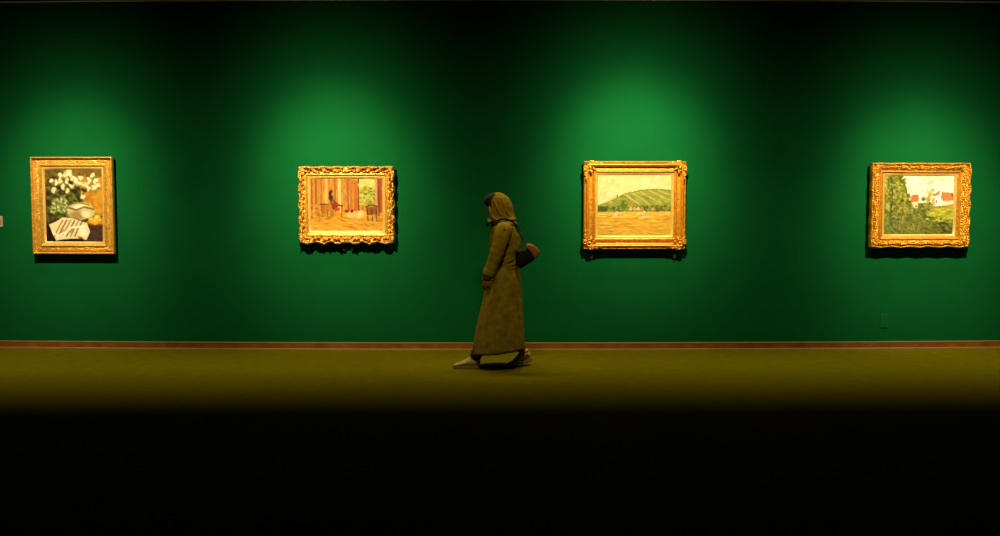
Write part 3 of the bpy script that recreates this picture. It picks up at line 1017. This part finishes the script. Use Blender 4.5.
# --- coat
def coat():
    rows = [(219.8, 495.5, 510.5, .070), (221.5, 494, 512, .085), (224, 492, 514.5, .135), (226.5, 490.8, 516.5, .170), (230, 490.0, 517.8, .188), (236, 489.6, 519.4, .190), (243, 489.4, 520.8, .182), (251, 489.8, 520.6, .168),
            (258, 490.0, 519.2, .152), (263, 490.2, 518.6, .148), (268, 489.6, 519.2, .158), (276, 488.0, 520.8, .180), (285, 486.0, 521.6, .198), (296, 483.4, 522.2, .212), (308, 480.6, 522.8, .226), (320, 477.8, 523.3, .240), (332, 475.2, 523.8, .252), (342, 473.4, 524.2, .262), (350.5, 472.4, 524.4, .268)]
    n = 120
    N = len(rows)
    # finer rows
    fine = []
    for i in range(N - 1):
        for k in range(4):
            t = k / 4
            fine.append(tuple(rows[i][j] * (1 - t) + rows[i + 1][j] * t for j in range(4)))
    fine.append(rows[-1])
    outer = []
    for (py, xl, xr, hy) in fine:
        a, b = P(xl, py), P(xr, py)
        c = (a + b) / 2
        rx = (b.x - a.x) / 2
        s = smoothstep(264, 350, py)
        up = 1 - smoothstep(255, 275, py)
        ring = []
        for k in range(n):
            q = 2 * PI * k / n
            f = 1 + s * (.030 * math.sin(7 * q + .6) + .030 * math.sin(11 * q - 1.0 + 1.5 * s) + .014 * math.sin(19 * q + 2))
            f += .016 * math.sin(.9 * py + 3 * math.sin(q * 2 + 1)) * math.exp(-((py - 262) / 8) ** 2)      # creases at the belt
            f += .012 * up * math.sin(.55 * py + 4 * q)
            f = 1 + (f - 1) * (0.45 + 0.55 * abs(math.sin(q)))     # keep the outline seen from the side
            # the front opening: a lapped edge down the near front
            dq = (q - 3.95 + PI) % (2 * PI) - PI
            f -= .050 * s * math.exp(-(dq / .05) ** 2)
            dz = s ** 6 * (.030 * math.cos(q) + .006)
            ring.append(c + Vector((rx * math.cos(q) * f, hy * math.sin(q) * f, dz)))
        outer.append(ring)
    inner = []
    for ring in reversed(outer[-26:]):
        c = sum(ring, Vector()) / n
        inner.append([Vector((c.x + (p.x - c.x) * .925, c.y + (p.y - c.y) * .925, p.z + .0)) for p in ring])
    bm = bmesh.new()
    loft(bm, outer + inner)
    # sleeves with wrinkles, wider than the arm
    def sleeve(sh, el, wr, sgn):
        top = Vector((sh.x + .0, sh.y - sgn * .06, sh.z + .012))
        pts, rad = smooth_path([top, sh, sh.lerp(el, .5) + Vector((0, sgn * .012, 0)), el, el.lerp(wr, .55), wr + (wr - el).normalized() * .005], [.070, .083, .074, .068, .058, .052], 10)
        rr = []
        for i, r in enumerate(rad):
            t = i / (len(rad) - 1)
            w = math.exp(-((t - .58) / .16) ** 2) + .35
            rr.append(r * (1 + .020 * w * math.sin(i * 1.15) + .02 * math.sin(i * .47)))
        tube(bm, pts, rr, 20, 1)
    sleeve(SH, EL, WR, -1)
    sleeve(SH2, EL2, WR2, 1)
    # gathers where the coat is drawn in at the waist
    for pts in (((499, 262), (504, 259), (509, 256.5), (513, 255.5)), ((500, 264.5), (506, 261.5), (511, 259), (516, 257)), ((501, 263.5), (507, 264.8), (512, 264), (517, 262)), ((503, 266), (507, 267.8), (512, 267.4), (517, 266)), ((506, 253), (510, 252), (514, 250))):
        tube(bm, [P(x, y, -.150 * math.sqrt(max(.04, 1 - ((x - 504.3) / 15.2) ** 2)) - .002) for x, y in pts], [.004] + [.0155] * (len(pts) - 2) + [.006], 8, 4)
    # a seam ridge down the near back of the skirt
    tube(bm, [P(514, 272, -.125), P(515.5, 295, -.155), P(516.5, 320, -.178), P(517, 346, -.198)], [.004, .010, .012, .012], 8, 5)
    me = fused(bm, .0065, 3, .5)
    return link('coat', me, M['coat'], person, True, ROOT)
coat()

def cuff(el, wr, name='cuff'):
    d = (wr - el).normalized()
    bm = bmesh.new()
    tube(bm, [wr - d * .045, wr - d * .02, wr + d * .008], [.060, .060, .057], 24, 3, round_ends=False)
    return obj(name, bm, M['belt'], person, True, ROOT)
cuff(EL, WR)
cuff(EL2, WR2)

# collar of the coat
bm = bmesh.new()
n = 48
rings = []
for dz, k in ((0, 1.0), (.030, .98), (.036, 1.08), (.0, 1.26), (-.012, 1.30), (-.016, 1.22), (-.004, 1.0)):
    a, b = P(493.0, 224), P(514.0, 223.2)
    c = (a + b) / 2
    rx = (b.x - a.x) / 2
    rings.append([c + Vector((rx * k * math.cos(q), .118 * k * math.sin(q), dz - .012 + .016 * math.cos(q))) for q in [2 * PI * i / n for i in range(n)]])
loft(bm, rings, False, False)
for i in range(n):
    pass
obj('collar', bm, M['belt'], person, True, ROOT)

# dark reddish band that paints in the lining's shadow along the hem
bm = bmesh.new()
n = 120
c0, c1 = P(472.4, 350.5), P(524.4, 350.5)
cc, rx = (c0 + c1) / 2, (c1.x - c0.x) / 2
rings = []
for up_, k in ((0.016, .985), (.016, 1.012), (-.004, 1.016), (-.006, 1.0), (-.004, .975)):
    ring = []
    for i in range(n):
        q = 2 * PI * i / n
        f = 1 + (.030 * math.sin(7 * q + .6) + .030 * math.sin(11 * q + .5) + .014 * math.sin(19 * q + 2)) * (0.45 + 0.55 * abs(math.sin(q)))
        ring.append(cc + Vector((rx * math.cos(q) * f * k, .268 * math.sin(q) * f * k, .030 * math.cos(q) + .006 + up_)))
    rings.append(ring)
rings.append(rings[0])
loft(bm, rings, False, False)
o = obj('hem_shade_band', bm, M['hem'], person, True, ROOT)
o['label'] = 'dark reddish band of painted lining shadow along the coat hem'

# shoulder tab button and the buttons of the opening
for px, py, dy in ((504.2, 228.8, -.262), ):
    bm = bmesh.new()
    ellipsoid(bm, P(px, py, dy), (.012, .006, .012))
    obj('shoulder_button', bm, M['button'], person, True, ROOT)

# --- trousers
bm = bmesh.new()
tube(bm, [P(504, 282, -.085), P(496, 303, -.085), P(488, 321, -.08), P(483.2, 340, -.07), P(476.0, 354.5, -.065)], [.10, .092, .076, .066, .056], 18, 5)
tube(bm, [P(508, 282, .085), P(511, 303, .085), P(510.5, 320, .08), P(513.5, 336, .075), P(519.8, 349.0, .07)], [.10, .092, .072, .055, .046], 18, 5)
ellipsoid(bm, P(506, 279), (.11, .165, .12))
me = fused(bm, .008, 2, .5)
link('trousers', me, M['trousers'], person, True, ROOT)

# --- shoes
def shoe(toe_px, Y, pitch, yaw=0.0):
    """toe_px: ground contact point of the ball of the foot in the photo; pitch lifts the heel"""
    L = .258
    S = [  # s, bottom, top, half width
        (0.00, .034, .080, .016), (.03, .026, .098, .028), (.10, .024, .108, .034), (.20, .024, .110, .036), (.32, .024, .104, .037), (.42, .024, .104, .039), (.52, .024, .094, .041), (.64, .024, .078, .045), (.76, .024, .064, .046), (.88, .025, .053, .041), (.96, .027, .042, .028), (1.0, .031, .036, .012)]
    ball = at(toe_px[0], toe_px[1], Y)
    ball.z = 0
    ball.y = Y
    ca, sa = math.cos(pitch), math.sin(pitch)
    def T(s, w, z):
        x = (.70 - s) * L          # toe towards -x
        p = Vector((x, w, z)) if s > .70 else Vector((x * ca - z * sa, w, x * sa + z * ca))   # the toe stays flat on the floor
        return Vector((ball.x, Y, 0)) + Matrix.Rotation(yaw, 3, 'Z') @ p
    up = bmesh.new()
    rings = []
    for s, b, t, hw in S:
        ring = []
        for k in range(20):
            q = 2 * PI * k / 20
            cy, cz = math.cos(q), math.sin(q)
            w = hw * math.copysign(abs(cy) ** .8, cy)
            if cz > 0:
                w *= 1 - .45 * cz ** 2
            zz = b + (t - b) * (cz * .5 + .5)
            ring.append(T(s, w, zz))
        rings.append(ring)
    loft(up, rings)
    sh = obj('shoe', up, M['shoe'], person, True, ROOT)
    so = bmesh.new()
    rings = []
    for s, b, t, hw in S:
        e = hw + .006
        rings.append([T(s * 1.02 - .01, y, z) for y, z in ((-e, .0), (-e - .002, .012), (-e, .030), (e, .030), (e + .002, .012), (e, .0))])
    loft(so, rings)
    obj('sole', so, M['sole'], sh, False, ROOT)
    la = bmesh.new()
    for i in range(5):
        s = .36 + .065 * i
        z = .110 - .009 * i - .003 * (i > 2)
        tube(la, [T(s, -.026, z - .013), T(s + .01, -.012, z), T(s + .012, .012, z), T(s, .026, z - .013)], [.004] * 4, 6, 3)
    o = obj('laces', la, M['lace'], sh, True, ROOT)
    o['label'] = 'cream laces across the instep'
    bm2 = bmesh.new()                # padded collar around the ankle
    pts = []
    for k in range(17):
        q = 2 * PI * k / 16
        pts.append(T(.20 + .155 * math.cos(q), .027 * math.sin(q), .104 + (.004 if math.cos(q) < 0 else -.003)))
    tube(bm2, pts, [.010] * 17, 8, 2)
    obj('shoe_collar', bm2, M['shoe'], sh, True, ROOT)
shoe((461.6, 368.2), Y0 - .068, 0.02)
shoe((515.4, 366.2), Y0 + .052, 0.30, 0.42)

# ------------------------------------------------------------------ the bag
def bag():
    root = thing('shoulder_bag', 'black bag with a tan leather flap hanging behind the person in khaki', 'bag', P(526, 256, -.190))
    off = root.location.copy()
    def slab(poly, half, ins, name, m, dyc=0.0, parent=root):
        bm = bmesh.new()
        pts, _ = smooth_path(poly + [poly[0]], [1] * (len(poly) + 1), 5)
        pts = pts[:-1]
        c = sum(pts, Vector()) / len(pts)
        rings = []
        for t in (-1, -.92, -.75, -.45, 0, .45, .75, .92, 1):
            k = 1 - ins * abs(t) ** 4
            k2 = k * (1 - (.18 if abs(t) == 1 else 0))
            rings.append([Vector((c.x + (p.x - c.x) * k2, Y0 + dyc + t * half, c.z + (p.z - c.z) * k2)) for p in pts])
        loft(bm, rings)
        return obj(name, bm, m, parent, True, off)
    def Q(px, py, dy=BAGY):
        v = at(px, py, Y0 + BAGY)
        return Vector((v.x, Y0 + dy, v.z))
    body_poly = [Q(*q) for q in ((515.6, 249.8), (520.5, 248.8), (526.4, 248.6), (531.0, 253.0), (534.8, 257.6), (532.6, 261.0), (526.0, 265.2), (520.6, 268.4), (516.2, 265.4), (515.4, 258))]
    slab(body_poly, .060, .14, 'bag_body', M['blackbag'], BAGY)
    flap_poly = [Q(*q) for q in ((525.4, 246.4), (527.6, 243.4), (532.4, 244.6), (537.2, 248.2), (539.8, 252.0), (537.9, 256.4), (534.0, 257.4), (530.2, 251.8))]
    f = slab(flap_poly, .068, .10, 'flap', M['tan'], BAGY)
    f['label'] = 'tan leather flap'
    # strap: from the bag up behind the shoulder and along the lower edge of the scarf, lying on the clothes
    from mathutils.bvhtree import BVHTree
    vs, ps = [], []
    for ch in person.children:
        b0 = len(vs)
        vs.extend(v.co + ROOT for v in ch.data.vertices)
        ps.extend(tuple(b0 + i for i in p.vertices) for p in ch.data.polygons)
    tree = BVHTree.FromPolygons(vs, ps)
    axis = Vector((P(503, 235).x, Y0, 0))
    # one long loop: up behind the near shoulder, round the neck under the scarf, down the back again
    path, _ = smooth_path([Q(526.6, 247.2), Q(522.8, 238.5, -.15), Q(518.6, 229.2, -.135), Q(515.6, 223.2, -.135), Q(511.5, 220.4, -.145), Q(504, 220.0, -.150), Q(496.5, 221.2, -.145), Q(490.5, 223.2, -.11), Q(487.8, 224.6, -.04), Q(487.8, 224.6, .04), Q(490.5, 223.4, .11), Q(497, 221.6, .145), Q(504, 220.6, .15), Q(511, 221.4, .14), Q(516.4, 225.0, .09), Q(519.6, 232, .02), Q(523.4, 240, -.09), Q(527.6, 247.2, -.19)], [1] * 18, 6)
    n_ = len(path)
    out = []
    for i, p in enumerate(path):
        if 8 < i < n_ - 14:
            d = Vector((axis.x - p.x, Y0 - p.y, 0)).normalized()   # lay it on the clothes, seen from the body's axis
            hit, nrm, idx, dist = tree.ray_cast(p - d * .30, d)
            if hit is not None:
                p = hit - d * .026
        out.append(p)
    for k_ in range(10):
        out = [out[0]] + [(out[i - 1] + out[i] * 2 + out[i + 1]) / 4 for i in range(1, n_ - 1)] + [out[-1]]
        for i in range(1, n_ - 1):
            hit, nrm, idx, dist = tree.find_nearest(out[i])
            v = out[i] - hit
            if v.dot(nrm) < 0 or dist < .022:
                out[i] = hit + nrm * (.022 + .004 * (k_ > 7))
    bm = bmesh.new()
    rings = []
    for i, p in enumerate(out):
        t = (out[min(i + 1, len(out) - 1)] - out[max(i - 1, 0)]).normalized()
        nn = Vector((p.x - axis.x, p.y - Y0, .02)).normalized()
        nn = (nn - t * nn.dot(t)).normalized()
        bb_ = t.cross(nn)
        rings.append([p + bb_ * .0095 * a_ + nn * .003 * c_ for a_, c_ in ((-1, -1), (-1, 1), (0, 1.4), (1, 1), (1, -1), (0, -1.4))])
    loft(bm, rings)
    obj('strap', bm, M['blackbag'], root, True, off)
    return root
BAGY = -.190
bag()

# ------------------------------------------------------------------ light
WARM = (1.0, 0.81, 0.56)
STRIP = 36.0
FIGURE_FILL = 105.0

def spot(name, loc, target, power, size_deg, blend, color, radius=.04):
    l = bpy.data.lights.new(name, 'SPOT')
    l.energy = power
    l.spot_size = math.radians(size_deg)
    l.spot_blend = blend
    l.color = color
    l.shadow_soft_size = radius
    o = bpy.data.objects.new(name, l)
    COL.objects.link(o)
    o.location = loc
    d = Vector(target) - Vector(loc)
    o.rotation_euler = d.to_track_quat('-Z', 'Y').to_euler()
    return o

def wall_pt(px, py):
    x = at(px, py, D).x
    return at(px, py, wall_y(x))

def beam_profile(o, s1, p1, r, s2):
    """soft reflector lamp: a flat-topped core with a wide Gaussian skirt, by the angle off the lamp's own axis"""
    l = o.data
    l.use_nodes = True
    nt = l.node_tree
    em = nt.nodes['Emission']
    tc = nt.nodes.new('ShaderNodeTexCoord')
    sep = nt.nodes.new('ShaderNodeSeparateXYZ')
    nt.links.new(tc.outputs['Normal'], sep.inputs[0])
    def m(op, a, b=None):
        n = nt.nodes.new('ShaderNodeMath')
        n.operation = op
        for i, v in enumerate((a, b)):
            if v is None:
                continue
            if isinstance(v, (int, float)):
                n.inputs[i].default_value = v
            else:
                nt.links.new(v, n.inputs[i])
        return n.outputs[0]
    th = m('MULTIPLY', m('ARCCOSINE', m('MINIMUM', m('ABSOLUTE', sep.outputs['Z']), 1.0)), 180 / PI)
    def lobe(sg, p):
        return m('EXPONENT', m('MULTIPLY', m('POWER', m('DIVIDE', th, sg), p), -1.0))
    out = m('ADD', lobe(s1, p1), m('MULTIPLY', lobe(s2, 2.5), r))
    nt.links.new(out, em.inputs['Strength'])

LAMPS = [(-4.597, 1.52, 287, -4.38), (-1.742, 1.675, 363, -1.953), (1.435, 1.87, 368, 1.38), (4.527, 1.45, 337, 4.321)]
for tx, tz, pw, lx in LAMPS:
    so_ = spot('picture_spotlight', (lx, wall_y(tx) - 2.26, 3.69), (tx, wall_y(tx), tz), pw, 110, .3, WARM, .03)
    beam_profile(so_, 17.15, 3.4, .40, 26.0)

# added unseen strip light near the wall, beam narrowed to brighten the carpet edge
al = bpy.data.lights.new('carpet_fill_strip', 'AREA')
al.shape = 'RECTANGLE'
al.size = 15.0
al.size_y = 0.10
al.energy = STRIP
al.color = (1.0, 0.84, 0.46)
al.spread = math.radians(60)
ao = bpy.data.objects.new('carpet_fill_strip', al)
COL.objects.link(ao)
ao.location = (0, D - 0.86, 3.68)
ao.rotation_euler = (math.radians(-3), 0, math.radians(1.1))

# added fill spot with no seen source, brightens the walking figure
spot('figure_fill_spot', (ROOT.x + .15, Y0 - 2.7, 3.66), (ROOT.x + .02, Y0, .72), FIGURE_FILL, 34, 1.0, (1.0, 0.78, 0.30), .10)

w = bpy.data.worlds.new('World')
SC.world = w
w.use_nodes = True
w.node_tree.nodes['Background'].inputs['Color'].default_value = (0.5, 0.6, 0.4, 1)
w.node_tree.nodes['Background'].inputs['Strength'].default_value = 0.0

vs = SC.view_settings
vs.view_transform = 'Standard'
vs.look = 'None'
vs.gamma = 1
vs.exposure = 1.0
vs.use_curve_mapping = False
